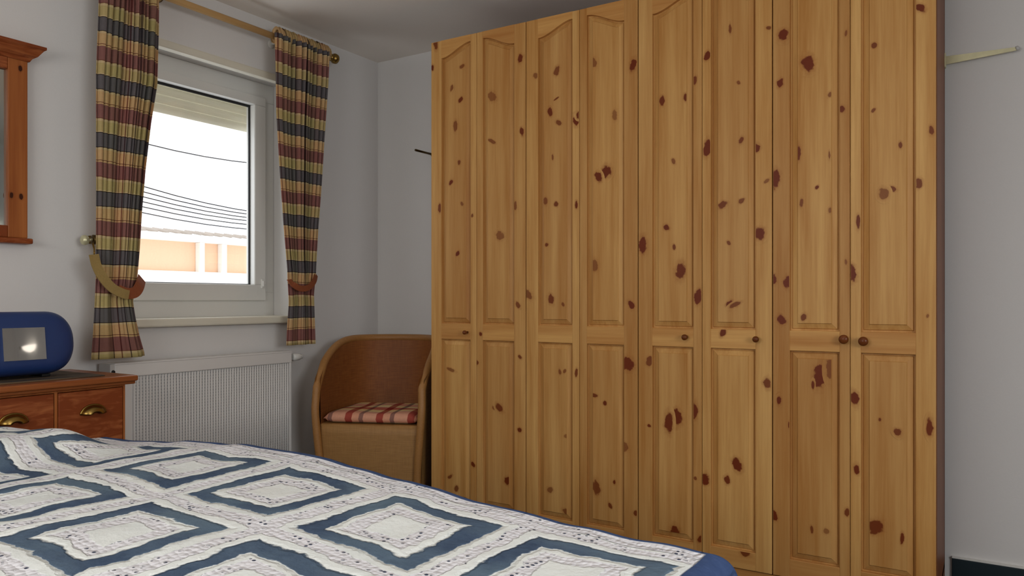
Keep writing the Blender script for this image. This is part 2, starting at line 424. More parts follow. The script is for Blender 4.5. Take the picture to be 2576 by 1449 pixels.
cab = [(365, 632, 412)] + [(y0, 636, y1) for y0, y1 in ((473, 536), (487, 543), (500, 551), (513, 558), (526, 567), (541, 578))]
names = ['topmost thin overhead cable crossing high in the window pane', 'second highest overhead cable, first of the bunched ones above the roof',
 'third overhead cable down in the window pane', 'middle one of the overhead cables in the window pane', 'third overhead cable up from the neighbouring roof edge',
 'second overhead cable up from the neighbouring roof edge', 'lowest overhead cable, just above the neighbouring roof edge']
for i, (y0, pe, y1) in enumerate(cab):
    A = pX(340, y0 - 6, -9.5-.1*i); B = pX(pe+30, y1+5, -9.5-.1*i)
    d = B-A; b = bmesh.new()
    pts = [A-d*.4+d*1.8*t/8 - Vector((0, 0, .12*math.sin(math.pi*t/8))) + Vector((0, 0, .1)) for t in range(9)]
    tube(b, pts, .008, 6)
    tag(ob('overhead_cable', b, M['cable'], smooth=True), names[i], 'cable', 'overhead cables outside the window')

# ---------------------------------------------------------------- curtains
XRD = -3.08; ZRD = H+1.333
rod = empty('curtain_rod', (XRD, 2.4, ZRD))
b = bmesh.new(); tube(b, [(0, 1.66-2.4, 0), (0, 3.03-2.4, 0)], .016, 16); knotify(b); ob('pole', b, M['rod'], rod, True)
for s_, y in ((-1, 1.66), (1, 3.03)):
    b = bmesh.new(); lathe(b, [(0, .0125), (.004, .02), (.012, .02), (.016, .012), (.022, .022), (.034, .028), (.048, .027), (.058, .017), (.061, 0)], (0, y-2.4, 0), (0, s_, 0))
    ob('finial', b, M['brass'], rod, True)
for y in (1.70, 2.72):
    b = bmesh.new(); tube(b, [(-.11, y-2.4, -.0), (-.015, y-2.4, 0)], .006, 10); lathe(b, [(0, .022), (.006, .02)], (-.11, y-2.4, 0), (1, 0, 0), 16)
    lathe(b, [(-.006, .021), (.006, .021)], (0, y-2.4, 0), (0, 1, 0), 16)
    ob('bracket', b, M['white'], rod, True)
tag(rod, 'pale wooden curtain rod with round brass finials above the window', 'curtain rod')

def curtain(name, Lt, Rt, folds, amp, pfun, bulge, zbot, label, u_off, width, pxc):
    XC = XRD+.045
    yc = yX(pxc, XC); dc = dep(XC, yc)
    root = empty(name, (XC, yc, H)); nu, nv = 220, 110
    bm = bmesh.new(); ul = bm.loops.layers.uv.new('UVMap'); V = []; UV = []
    ztop = ZRD+.004
    ph = [random.random()*6.28 for _ in range(6)]
    for j in range(nv+1):
        z = ztop+(zbot-ztop)*j/nv
        py = HY-F*(z-H)/dc
        ya, yb = yX(lerp_table(Lt, py), XC), yX(lerp_table(Rt, py), XC)
        g = max(0, 1-j/nv*9)                     # gathered near the rod
        row = []; rv = []
        for i in range(nu+1):
            u = i/nu; y = ya+(yb-ya)*u
            wv = pfun(u, j/nv, ph)
            x = amp*wv + .006*g*math.sin(u*2*math.pi*folds*3.1+ph[0])
            x += bulge*math.sin(math.pi*u)
            x += lerp_table([(0, 0), (.55, 0), (.78, -.008), (1, .004)], j/nv)
            yy = y
            row.append(bm.verts.new((x, yy-yc, z-H))); rv.append((u*width+u_off, -(z-(H-.033))))
        V.append(row); UV.append(rv)
    for j in range(nv):
        for i in range(nu):
            f = bm.faces.new((V[j][i], V[j][i+1], V[j+1][i+1], V[j+1][i]))
            for l, (jj, ii) in zip(f.loops, ((j, i), (j, i+1), (j+1, i+1), (j+1, i))): l[ul].uv = UV[jj][ii]
    o = ob('curtain_panel', bm, M['plaid'], root, True)
    md = o.modifiers.new('solid', 'SOLIDIFY'); md.thickness = .002; md.offset = 0
    # gathered heading that wraps the rod
    bm = bmesh.new(); ul = bm.loops.layers.uv.new('UVMap'); n = 240; m = 14
    py = HY-F*(ZRD-H)/dc
    ya, yb = yX(lerp_table(Lt, py), XRD), yX(lerp_table(Rt, py), XRD)
    R = []
    for i in range(n+1):
        u = i/n; r = 1+.16*math.sin(u*width*300)+.08*math.sin(u*width*770+1)
        ring = []
        for q in range(m):
            a = 2*math.pi*q/m
            dx = .029*math.cos(a)*(r if math.sin(a) < .8 else 1); dz = (.048 if math.sin(a) > 0 else .03)*math.sin(a)*r
            ring.append(bm.verts.new((XRD+dx-XC, ya+(yb-ya)*u-yc+.004*math.sin(u*width*300+a), ZRD+dz-H)))
        R.append(ring)
    for i in range(n):
        for q in range(m):
            f = bm.faces.new((R[i][q], R[i+1][q], R[i+1][(q+1) % m], R[i][(q+1) % m]))
            for l, (uu, vv) in zip(f.loops, ((i, q), (i+1, q), (i+1, q+1), (i, q+1))): l[ul].uv = (uu/n*width, .234*(.34+.006*vv))
    ob('gathered_heading', bm, M['plaid'], root, True)
    tag(root, label, 'curtain', 'tartan curtains at the window')
    return root, XC, yc
def creases(u, v, spec):
    """narrow deep pleats: (position at top, position at bottom, half width, depth at top, depth at bottom)"""
    x = 0
    for p0, p1, wd, d0, d1 in spec:
        p = p0+(p1-p0)*v; d = d0+(d1-d0)*v
        x -= d*math.exp(-((u-p)/(wd*1.35))**2)
    return x
CL = [(.015, .02, .012, 1, .6), (.12, .1, .012, .8, .0), (.22, .19, .014, 1.3, .0), (.30, .30, .010, 1.4, 0), (.40, .38, .012, 2.0, .0), (.475, .43, .01, 1.2, 0), (.56, .52, .010, 1.5, .1),
      (.63, .60, .012, 1.7, .0), (.73, .70, .012, 1.6, .0), (.80, .78, .016, 1.9, .6), (.93, .86, .014, .8, 1.2), (.98, .95, .012, 1.0, 1.1)]
def pf_left(u, v, ph):
    s = .5*math.sin(2*math.pi*(1.6*u+.1*math.sin(3*v)))+.25*math.sin(2*math.pi*(3.7*u)+2*v)
    return s*.8+creases(u, v, CL) - (1.6*max(0, (u-.80)/.2)*max(0, (v-.84)/.16)**.5 if v > .84 else 0)
CR = [(.15, .13, .018, 1.6, .3), (.24, .22, .012, 1.4, .9), (.32, .31, .014, 1.8, .4), (.40, .39, .013, 1.6, 1.3), (.49, .48, .013, 2.0, .5), (.57, .55, .015, 1.6, 1.6), (.65, .64, .012, 2.2, .5),
      (.73, .71, .016, 1.8, 1.5), (.81, .80, .012, 1.7, .5), (.90, .88, .013, 2.0, 1.0), (.97, .97, .01, 1.0, .6)]
def pf_right(u, v, ph):
    s = .35*math.sin(2*math.pi*(2.3*u+.08*math.sin(4*v)))
    return s+creases(u, v, CR)*(1.15 if v < .7 else 1.15-.9*min(1, (v-.7)/.1) if v < .8 else .35)
LL = [(0, 253), (200, 243), (400, 242), (560, 243), (700, 244), (760, 240), (850, 233), (897, 228)]
LR = [(-60, 406), (0, 405), (190, 400), (290, 385), (420, 370), (520, 362), (620, 357), (690, 352), (755, 341), (800, 350), (850, 362), (895, 375)]
RL = [(100, 692), (300, 694), (450, 703), (560, 712), (680, 725), (760, 728), (830, 722), (862, 720)]
RR = [(130, 825), (190, 824), (330, 815), (450, 808), (560, 800), (650, 796), (690, 795), (740, 789), (862, 790)]
cl, XC, ycl = curtain('tartan_curtain', LL, LR, 4.2, .020, pf_left, .012, H-.237, 'left-hand tartan curtain, tied back with an olive strap beside the blue television', .015, .33, 310)
cr, XC2, ycr = curtain('tartan_curtain', RL, RR, 7, .020, pf_right, .008, H-.230, 'right-hand tartan curtain in narrow pleats, hanging above the woven chair side of the window', .35, .42, 760)

# straps
def strap(name, pix, width, mat, label, cat, dirs=None, offs=None):
    pts = [pX(px, py, XC+(offs[i] if offs else .045)) for i, (px, py) in enumerate(pix)]
    P = smooth_pts(pts, 6); W = []
    for i, p in enumerate(P):
        d = (P[min(i+1, len(P)-1)]-P[max(0, i-1)]); W.append(Vector((0, -d.z, d.y)))
    bm = ribbon(bmesh.new(), P, W, width, .005, (1, 0, 0))
    return bm
tb = empty('curtain_tieback', pX(238, 640, XC))
bm = strap('', [(236, 640), (243, 668), (258, 697), (282, 724), (308, 738), (324, 742)], .038, None, '', '', offs=[.03, .036, .045, .05, .052, .05])
ob('strap', rel(bm, tb.location), M['strap'], tb, label='olive strap with a stitched end')
bm = strap('', [(296, 730), (318, 738), (340, 735), (352, 718), (357, 700)], .045, None, '', '', offs=[.043, .043, .038, .02, -.02])
ob('wrap', rel(bm, tb.location), M['rust'], tb, label='rust brown part wrapped round the curtain')
hp = pX(233, 608, XC)
bm = tube(bmesh.new(), [hp+Vector((0, 0, -.005)), hp+Vector((.005, .004, -.03)), pX(237, 638, XC+.03)], .0035, 8)
ob('cord', rel(bm, tb.location), M['brass'], tb, True)
tag(tb, 'olive and rust fabric tieback looped around the left-hand curtain', 'tieback')
tb2 = empty('curtain_tieback', pX(760, 720, XC))
bm = strap('', [(727, 703), (738, 716), (757, 726), (778, 722), (791, 706), (795, 690)], .03, None, '', '', offs=[.005, .03, .036, .034, .02, -.01])
ob('strap', rel(bm, tb2.location), M['rust'], tb2)
tag(tb2, 'narrow brown tieback around the right-hand curtain', 'tieback')
hb = empty('curtain_holdback', pX(225, 603, XL)); o_ = hb.location
bm = bmesh.new(); lathe(bm, [(0, .017), (.006, .017), (.009, .008), (.05, .006)], (0, 0, 0), (1, 0, 0)); ob('backplate', bm, M['brass'], hb, True)
kn = pX(214, 604, XL+.06)-o_
bm = bmesh.new(); tube(bm, [(.048, 0, 0), (.055, 0, 0), kn+Vector((0, .012, 0))], .006); lathe(bm, [(0, .008), (.004, .016), (.014, .021), (.024, .019), (.03, .01), (.032, 0)], kn+Vector((0, .014, 0)), (0, -1, 0)); ob('knob', bm, M['palebrass'], hb, True)
kn = pX(238, 603, XL+.06)-o_
bm = bmesh.new(); lathe(bm, [(0, .012), (.003, .020), (.012, .020), (.015, .012)], kn+Vector((0, -.01, 0)), (0, 1, 0)); ob('collar', bm, M['dkbrass'], hb, True)
tag(hb, 'brass knob holdback on the wall left of the left-hand curtain', 'holdback')

# ---------------------------------------------------------------- radiator
rd = empty('radiator', (-3.12, 2.3, 0))
ry0, ry1 = yX(290, -3.07), yX(735, -3.07); rz1 = H-.262; rz0 = .2
b = bmesh.new()
box(b, -3.13, -3.085, ry0+.01, ry1-.01, rz0, rz1-.01, .004)
box(b, -3.085, -3.072, ry0, ry1, rz1-.06, rz1-.002, .003); box(b, -3.085, -3.072, ry0, ry1, rz0, rz0+.03, .003)
box(b, -3.085, -3.074, ry1-.012, ry1, rz0, rz1-.01, .002); box(b, -3.085, -3.074, ry0, ry0+.012, rz0, rz1-.01, .002)
ob('panel', rel(b, rd.location), M['radi'], rd)
b = bmesh.new(); nR = 58
for i in range(nR):
    y = ry0+.09+(ry1-.02-ry0-.09)*i/(nR-1)
    tube(b, [(-3.082, y, rz0+.03), (-3.082, y, rz1-.062)], .0052, 6)
ob('ribs', rel(b, rd.location), M['radi'], rd, True)
b = bmesh.new()
for i in range(nR-1):
    y = ry0+.09+(ry1-.02-ry0-.09)*(i+.5)/(nR-1)
    z = rz0+.04
    while z < rz1-.07:
        box(b, -3.0848, -3.083, y-.0028, y+.0028, z, z+.007); z += .0135
o = ob('perforations', rel(b, rd.location), M['radi_dark'], rd); o['kind'] = 'stuff'; o['label'] = 'rows of small dark slots between the ribs'
b = bmesh.new(); box(b, -3.16, -3.07, ry0, ry1, rz1-.008, rz1, .003)
ob('top_cover', rel(b, rd.location), M['radi'], rd)
b = bmesh.new(); box(b, -3.16, -3.075, ry0-.018, ry0+.004, rz1-.065, rz1-.003, .002)
ec = ob('end_cap', rel(b, rd.location), M['grey'], rd)
b = bmesh.new(); lathe(b, [(0, .008), (.004, .007)], (-3.075, ry0-.006, rz1-.035), (1, 0, 0), 14); ob('air_vent', rel(b, rd.location), M['black'], ec, True)
b = bmesh.new(); tube(b, [(-3.11, ry1, rz1-.045), (-3.10, ry1+.03, rz1-.045)], .009, 10)
lathe(b, [(0, .014), (.004, .019), (.045, .018), (.05, .015)], (-3.09, ry1+.02, rz1-.035), (0, 1, 0), 18)
lathe(b, [(.05, .012), (.062, .012), (.064, .008)], (-3.09, ry1+.02, rz1-.035), (0, 1, 0), 18)
tube(b, [(-3.11, ry1+.03, rz1-.045), (-3.18, ry1+.03, rz1-.045)], .007, 8)
vl = ob('valve', rel(b, rd.location), M['white'], rd, True)
for z in (rz0+.08, rz1-.12):
    for yy in (ry0+.2, ry1-.24):
        b = box(bmesh.new(), XL, -3.128, yy, yy+.04, z, z+.03); ob('wall_bracket', rel(b, rd.location), M['radi'], rd)
tag(rd, 'white ribbed panel radiator on the wall under the window', 'radiator')

# ---------------------------------------------------------------- dressing table
XD = -2.75; dy1 = yX(315, XD); dy0 = dy1-1.10; dzt = H-.28
dt = empty('dressing_table', (-2.97, (dy0+dy1)/2, 0)); D0 = dt.location
def wpart(name, bm, m, parent, o0, label=None, smooth=False):
    knotify(bm); return ob(name, rel(bm, o0), m, parent, smooth, label=label)
b = bmesh.new(); box(b, -3.185, XD+.035, dy0-.05, yX(347, XD+.03), dzt-.022, dzt, .006); box(b, -3.18, XD+.018, dy0-.03, dy1+.03, dzt-.034, dzt-.021, .004)
wpart('table_top', b, M['red_top'], dt, D0)
b = bmesh.new()
box(b, -3.17, XD-.02, dy1-.02, dy1, .0, dzt-.034); box(b, -3.17, XD-.02, dy0, dy0+.02, .0, dzt-.034); box(b, -3.17, -3.155, dy0, dy1, .3, dzt-.034)
dv = (yX(137, XD), yX(145, XD)); ym = (dy0+dy1)/2
dl = dy1-dv[1]; 
cuts = [dv[0]-dl-.03, dv[0]-dl-.045]
for (a, c) in ((dv[0], dv[1]), (dy1-.008, dy1), (dy0, dy0+.008)): box(b, XD-.02, XD, a, c, .0 if c > dy1-.01 or a < dy0+.01 else .45, dzt-.034, .001)
box(b, XD-.02, XD, dv[0]-dl-.020, dv[0]-dl-.008, .45, dzt-.034, .001)
box(b, XD-.02, XD-.001, dy0, dy1, dzt-.042, dzt-.034, .001); box(b, XD-.02, XD-.001, dy0, dy1, .0, .06, .001); box(b, XD-.02, XD-.001, dy0+.02, dy1-.02, dzt-.255, dzt-.243)
wpart('carcass', b, M['red_v'], dt, D0)
dr = [(dv[1]+.002, dy1-.010), (dv[0]-dl-.006, dv[0]-.002), (dy0+.010, dv[0]-dl-.022)]
hzz = H-.401
for (a, c) in dr:
    b = bmesh.new(); box(b, XD-.018, XD+.002, a, c, dzt-.241, dzt-.044, .003)
    dw = wpart('drawer', b, M['red'], dt, D0)
    # cup handle
    yc = (a+c)/2
    if c > dy1-.02: yc = yX(233, XD)
    elif a > 1.0: yc = yX(32, XD)
    bm = bmesh.new(); n = 20; m_ = 8; rows = []
    for i in range(m_+1):
        ph_ = (math.pi/2)*i/m_
        rows.append([bm.verts.new((XD+.003+.026*math.sin(ph_), yc+.042*math.cos(math.pi*j/n)*(.35+.65*math.cos(ph_)), hzz-.008+.03*math.sin(math.pi*j/n)*(.25+.75*math.cos(ph_)))) for j in range(n+1)])
    for i in range(m_):
        for j in range(n): bm.faces.new((rows[i][j], rows[i+1][j], rows[i+1][j+1], rows[i][j+1]))
    tube(bm, [Vector((XD+.005, yc+.045*math.cos(math.pi*j/n), hzz-.008+.033*math.sin(math.pi*j/n))) for j in range(n+1)], .0035, 8)
    h = ob('cup_handle', rel(bm, D0), M['brass'], dw, True, label='brass cup handle')
    md = h.modifiers.new('s', 'SOLIDIFY'); md.thickness = .0015
for (a, c) in ((dv[1]+.002, dy1-.010), (dy0+.010, dv[0]-dl-.022)):   # lower drawers of the two pedestals
    b = bmesh.new(); box(b, XD-.018, XD+.002, a, c, .065, dzt-.258, .003); wpart('cupboard_door', b, M['red'], dt, D0)
tag(dt, 'reddish pine dressing table with brass cup handles, under the wall mirror', 'dressing table')
# mat
b = bmesh.new(); box(b, -3.10, -2.775, .95, 1.60, dzt, dzt+.005, .002)
tag(ob('table_mat', b, M['mat']), 'dark striped mat under the blue television', 'mat')

# television: blue rounded box, screen tilted slightly back
tvz = dzt+.006; tvy = yX(58, -2.835)
tv = empty('television', (-2.93, tvy, tvz))
HWT = yX(190, -2.93)-tvy-.043
bm = bmesh.new(); hw, hh = HWT, .112; prof = []
ncr = 14
for i in range(ncr*4):
    a = 2*math.pi*(i+.5)/(ncr*4)
    e = .8
    cxs = (hw-hh*.92); x = math.copysign(abs(math.cos(a))**.85, math.cos(a))*hh*.92+math.copysign(cxs, math.cos(a))
    z = math.copysign(abs(math.sin(a))**.85, math.sin(a))*hh
    prof.append((x, z))
lay = [(.094, .25), (.0935, .5), (.092, .68), (.087, .82), (.077, .92), (.062, .98), (.04, 1.0), (.0, 1.0), (-.05, .97), (-.085, .86), (-.10, .6), (-.104, .2)]
tvt = math.radians(7)
def tvp(dx, yy, zz):  # tilt back around the base
    z0 = zz+hh; return Vector((dx*math.cos(tvt)-z0*math.sin(tvt)+.02, yy, z0*math.cos(tvt)+dx*math.sin(tvt)+.006))
rings = []
for dx, s_ in lay:
    off = (1-s_)*hh
    rings.append([bm.verts.new(tvp(dx, x*(1-off/hw), z*s_)) for x, z in prof])
for i in range(len(rings)-1):
    for j in range(len(prof)): bm.faces.new((rings[i][j], rings[i][(j+1) % len(prof)], rings[i+1][(j+1) % len(prof)], rings[i+1][j]))
bm.faces.new(rings[0]); bm.faces.new(rings[-1][::-1])
bmesh.ops.recalc_face_normals(bm, faces=bm.faces)
o = ob('casing', bm, M['blue'], tv, True)
bm = bmesh.new()
s0, s1 = yX(5, -2.835)-tvy, yX(112, -2.835)-tvy
S = [(s0, -.062), (s1, -.062), (s1, .050), (s0, .050)]
f1 = [bm.verts.new(tvp(.0965, y, z)) for y, z in S]; f0 = [bm.verts.new(tvp(.080, y, z)) for y, z in S]
bm.faces.new(f1); bm.faces.new(f0[::-1])
for j in range(4): bm.faces.new((f0[j], f0[(j+1) % 4], f1[(j+1) % 4], f1[j]))
ob('screen', bm, M['screen'], tv, label='grey glossy screen')
for sy in (-.1, .1):
    bm = box(bmesh.new(), -.05, .05, sy-.015, sy+.015, 0, .010, .003); ob('foot', bm, M['black'], tv)
tag(tv, 'blue rounded television with a small grey screen on the dressing table', 'television')

# wall mirror
XM = XL+.035
my1 = yX(70, XM); my0 = my1-.78; mzt = H+.93; mzb = H+.238; st = .07
mi = empty('wall_mirror', (XL, (my0+my1)/2, mzb)); O = mi.location
b = bmesh.new(); box(b, XL, XM, my0, my0+st, mzb, mzt, .003); wpart('upright', b, M['red_v'], mi, O)
b = bmesh.new(); box(b, XL, XM, my1-st, my1, mzb, mzt, .003)
# knots of the upright
def add_knots_yz(bm, X, ks, kl_ks):
    kl, kss = kl_ks
    for y, z, ry, rz, stg in ks:
        cv = bm.verts.new((X, y, z)); n = 18
        rr = [bm.verts.new((X, y+1.9*ry*math.cos(2*math.pi*i/n), z+1.9*rz*math.sin(2*math.pi*i/n))) for i in range(n)]
        for i in range(n):
            f = bm.faces.new((cv, rr[i], rr[(i+1) % n]))
            for l in f.loops:
                if l.vert is cv: l[kl].uv = (0, 0)
                else:
                    q = rr.index(l.vert); l[kl].uv = (math.cos(2*math.pi*q/n), math.sin(2*math.pi*q/n))
                l[kss].uv = (stg, 0)
kk = knotify(b)
kp = []
for px, py in ((29, 491), (53, 495), (51, 172)):
    p = pX(px, py, XM); kp.append((p.y, p.z, .0065, .011, 1))
add_knots_yz(b, XM+.0006, kp, kk)
ob('upright', rel(b, O), M['red_v'], mi)
for za, zb in ((mzt-.055, mzt-.002), (mzb, mzb+.045)):
    b = box(bmesh.new(), XL, XM-.002, my0+st, my1-st, za, zb, .003); wpart('crosspiece', b, M['red'], mi, O)
# cornice profile
prof = [(0, 0), (.040, 0), (.046, .012), (.06, .022), (.075, .045), (.082, .05), (.082, .06), (0, .06)]
b = bmesh.new(); L0, L1 = [], []
for px_, pz in prof:
    e = max(0, px_-.035)
    L0.append(b.verts.new((XL+px_, my0-e, mzt+pz-.012))); L1.append(b.verts.new((XL+px_, my1+e, mzt+pz-.012)))
for i in range(len(prof)):
    j = (i+1) % len(prof); b.faces.new((L0[i], L0[j], L1[j], L1[i]))
b.faces.new(L0[::-1]); b.faces.new(L1)
wpart('cornice', b, M['red'], mi, O)
b = bmesh.new(); box(b, XL, XM+.018, my0-.012, my1+.012, mzb-.022, mzb-.001, .005); wpart('ledge', b, M['red'], mi, O)
b = bmesh.new(); box(b, XL+.012, XL+.017, my0+st-.004, my1-st+.004, mzb+.04, mzt-.05); ob('mirror_glass', rel(b, O), M['mirror'], mi)
tag(mi, 'reddish pine framed mirror with a moulded cornice on the wall', 'mirror')

# ---------------------------------------------------------------- woven tub chair
ch = empty('woven_chair', (-2.668, 2.894, 0), math.radians(24))
SEAT = H-.632; ZA = H-.40; ZB = H-.218
def plan(t, off=0):
    """t 0..1: left front round the back to right front; returns x, y (local, front at y=0, back +y)"""
    a = math.pi*(t); hwid = .285-off; dpt = .58-off
    e = .72
    x = -math.copysign(abs(math.cos(a))**e, math.cos(a))*(hwid+.045*abs(math.sin(a))**.6); y = (abs(math.sin(a))**.85)*dpt
    return x, y
def rimz(t):
    s = math.sin(math.pi*t)
    x = (s-.0)/1
    return ZA+(ZB-ZA)*(1-(1-min(1, x*1.25))**2.2) if x > 0 else ZA
def shell(off, mat, name):
    bm = bmesh.new(); ul = bm.loops.layers.uv.new('UVMap'); n, m = 72, 24; G = []
    for i in range(n+1):
        t = i/n; x, y = plan(t, off); zt = rimz(t); col = []
        for j in range(m+1):
            v = j/m; z = .03+(zt-.03)*v; fl = 1-.07*(1-v)**1.5
            col.append((bm.verts.new((x*fl, .02+(y-.02)*fl if y > .02 else y, z)), (t*1.5, z)))
        G.append(col)
    for i in range(n):
        for j in range(m):
            q = (G[i][j], G[i+1][j], G[i+1][j+1], G[i][j+1]); f = bm.faces.new([a[0] for a in q])
            for l, a in zip(f.loops, q): l[ul].uv = a[1]
    return bm
o = ob('outer_shell', shell(0, None, ''), M['wick_out'], ch, True)
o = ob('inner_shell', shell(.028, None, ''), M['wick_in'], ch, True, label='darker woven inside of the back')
# rim: braided roll from the floor up the front of the arm, round the back and down again
def front_post(sx):
    x, y = plan(0 if sx < 0 else 1, .012)
    P = []
    for z, dx, dy in ((.02, -.022, 0), (.25, -.020, -.004), (.42, -.006, -.012), (.55, .004, -.014), (ZA-.10, .004, -.006), (ZA-.045, .002, .0)):
        P.append(Vector((x+sx*dx, y+dy, z)))
    return P
lp = front_post(-1); rp = front_post(1); mid = []
for i in range(3, 58):
    t = i/60; x, y = plan(t, .014); mid.append(Vector((x, y, rimz(t)+.002)))
path = smooth_pts(lp, 4)+smooth_pts(mid, 1)+smooth_pts(rp, 4)[::-1]
b = tube(bmesh.new(), path, [.020]*len(path), 12); ob('rolled_edge', b, M['wick_rim'], ch, True)
# front apron and seat deck
bm = bmesh.new(); ul = bm.loops.layers.uv.new('UVMap'); G = []
for i in range(21):
    u = i/20; x = -.262+.524*u; yv = .004-.022*math.sin(math.pi*u)
    G.append([(bm.verts.new((x*(.93+.07*z/SEAT), yv, z)), (x+.5, z)) for z in [.03+(SEAT-.03)*j/10 for j in range(11)]] + [(bm.verts.new((x, yv+.03, SEAT+.002)), (x+.5, SEAT+.03)), (bm.verts.new((x*(.96), .30, SEAT)), (x+.5, SEAT+.3)), (bm.verts.new((x*.72, .50, SEAT)), (x+.5, SEAT+.5))])
for i in range(20):
    for j in range(13):
        q = (G[i][j], G[i+1][j], G[i+1][j+1], G[i][j+1]); f = bm.faces.new([a[0] for a in q])
        for l, a in zip(f.loops, q): l[ul].uv = a[1]
ob('front_apron', bm, M['wick_out'], ch, True)
tag(ch, 'golden brown woven tub chair with a rounded back beside the wardrobe', 'chair')
# cushion
cu_loc = ch.matrix_basis if False else Matrix.Translation(ch.location) @ Matrix.Rotation(math.radians(24), 4, 'Z')
bm = bmesh.new(); ul = bm.loops.layers.uv.new('UVMap'); nx, ny = 28, 24
def cush(u, v, top):
    x = (u-.5)*.49; y = .012+v*.46
    x *= (1-.30*max(0, v-.45)**1.5)
    e = (1-abs(2*u-1)**16)*(1-abs(2*v-1)**16)
    h = .026+.028*max(0, e)**.5+.004*math.sin(9*u)*math.sin(7*v)
    return Vector((x, y, SEAT+.003+(h if top else .0275-.0235*max(0, e)**.35)))
T = [[bm.verts.new(cush(i/nx, j/ny, True)) for j in range(ny+1)] for i in range(nx+1)]
B = [[bm.verts.new(cush(i/nx, j/ny, False)) if 0 < i < nx and 0 < j < ny else T[i][j] for j in range(ny+1)] for i in range(nx+1)]
for i in range(nx):
    for j in range(ny):
        for A_, rv in ((T, 0), (B, 1)):
            q = [A_[i][j], A_[i+1][j], A_[i+1][j+1], A_[i][j+1]]
            if rv: q = q[::-1]
            f = bm.faces.new(q)
            for l in f.loops: l[ul].uv = (l.vert.co.x+.5, l.vert.co.y*.75+(.0 if not rv else -.0)-l.vert.co.z*1.2)
c = ob('seat_cushion', bm, M['plaid_seat'], smooth=True); c.location = ch.location; c.rotation_euler = (0, 0, math.radians(24))
tag(c, 'red and cream checked cushion on the seat of the woven chair', 'cushion')

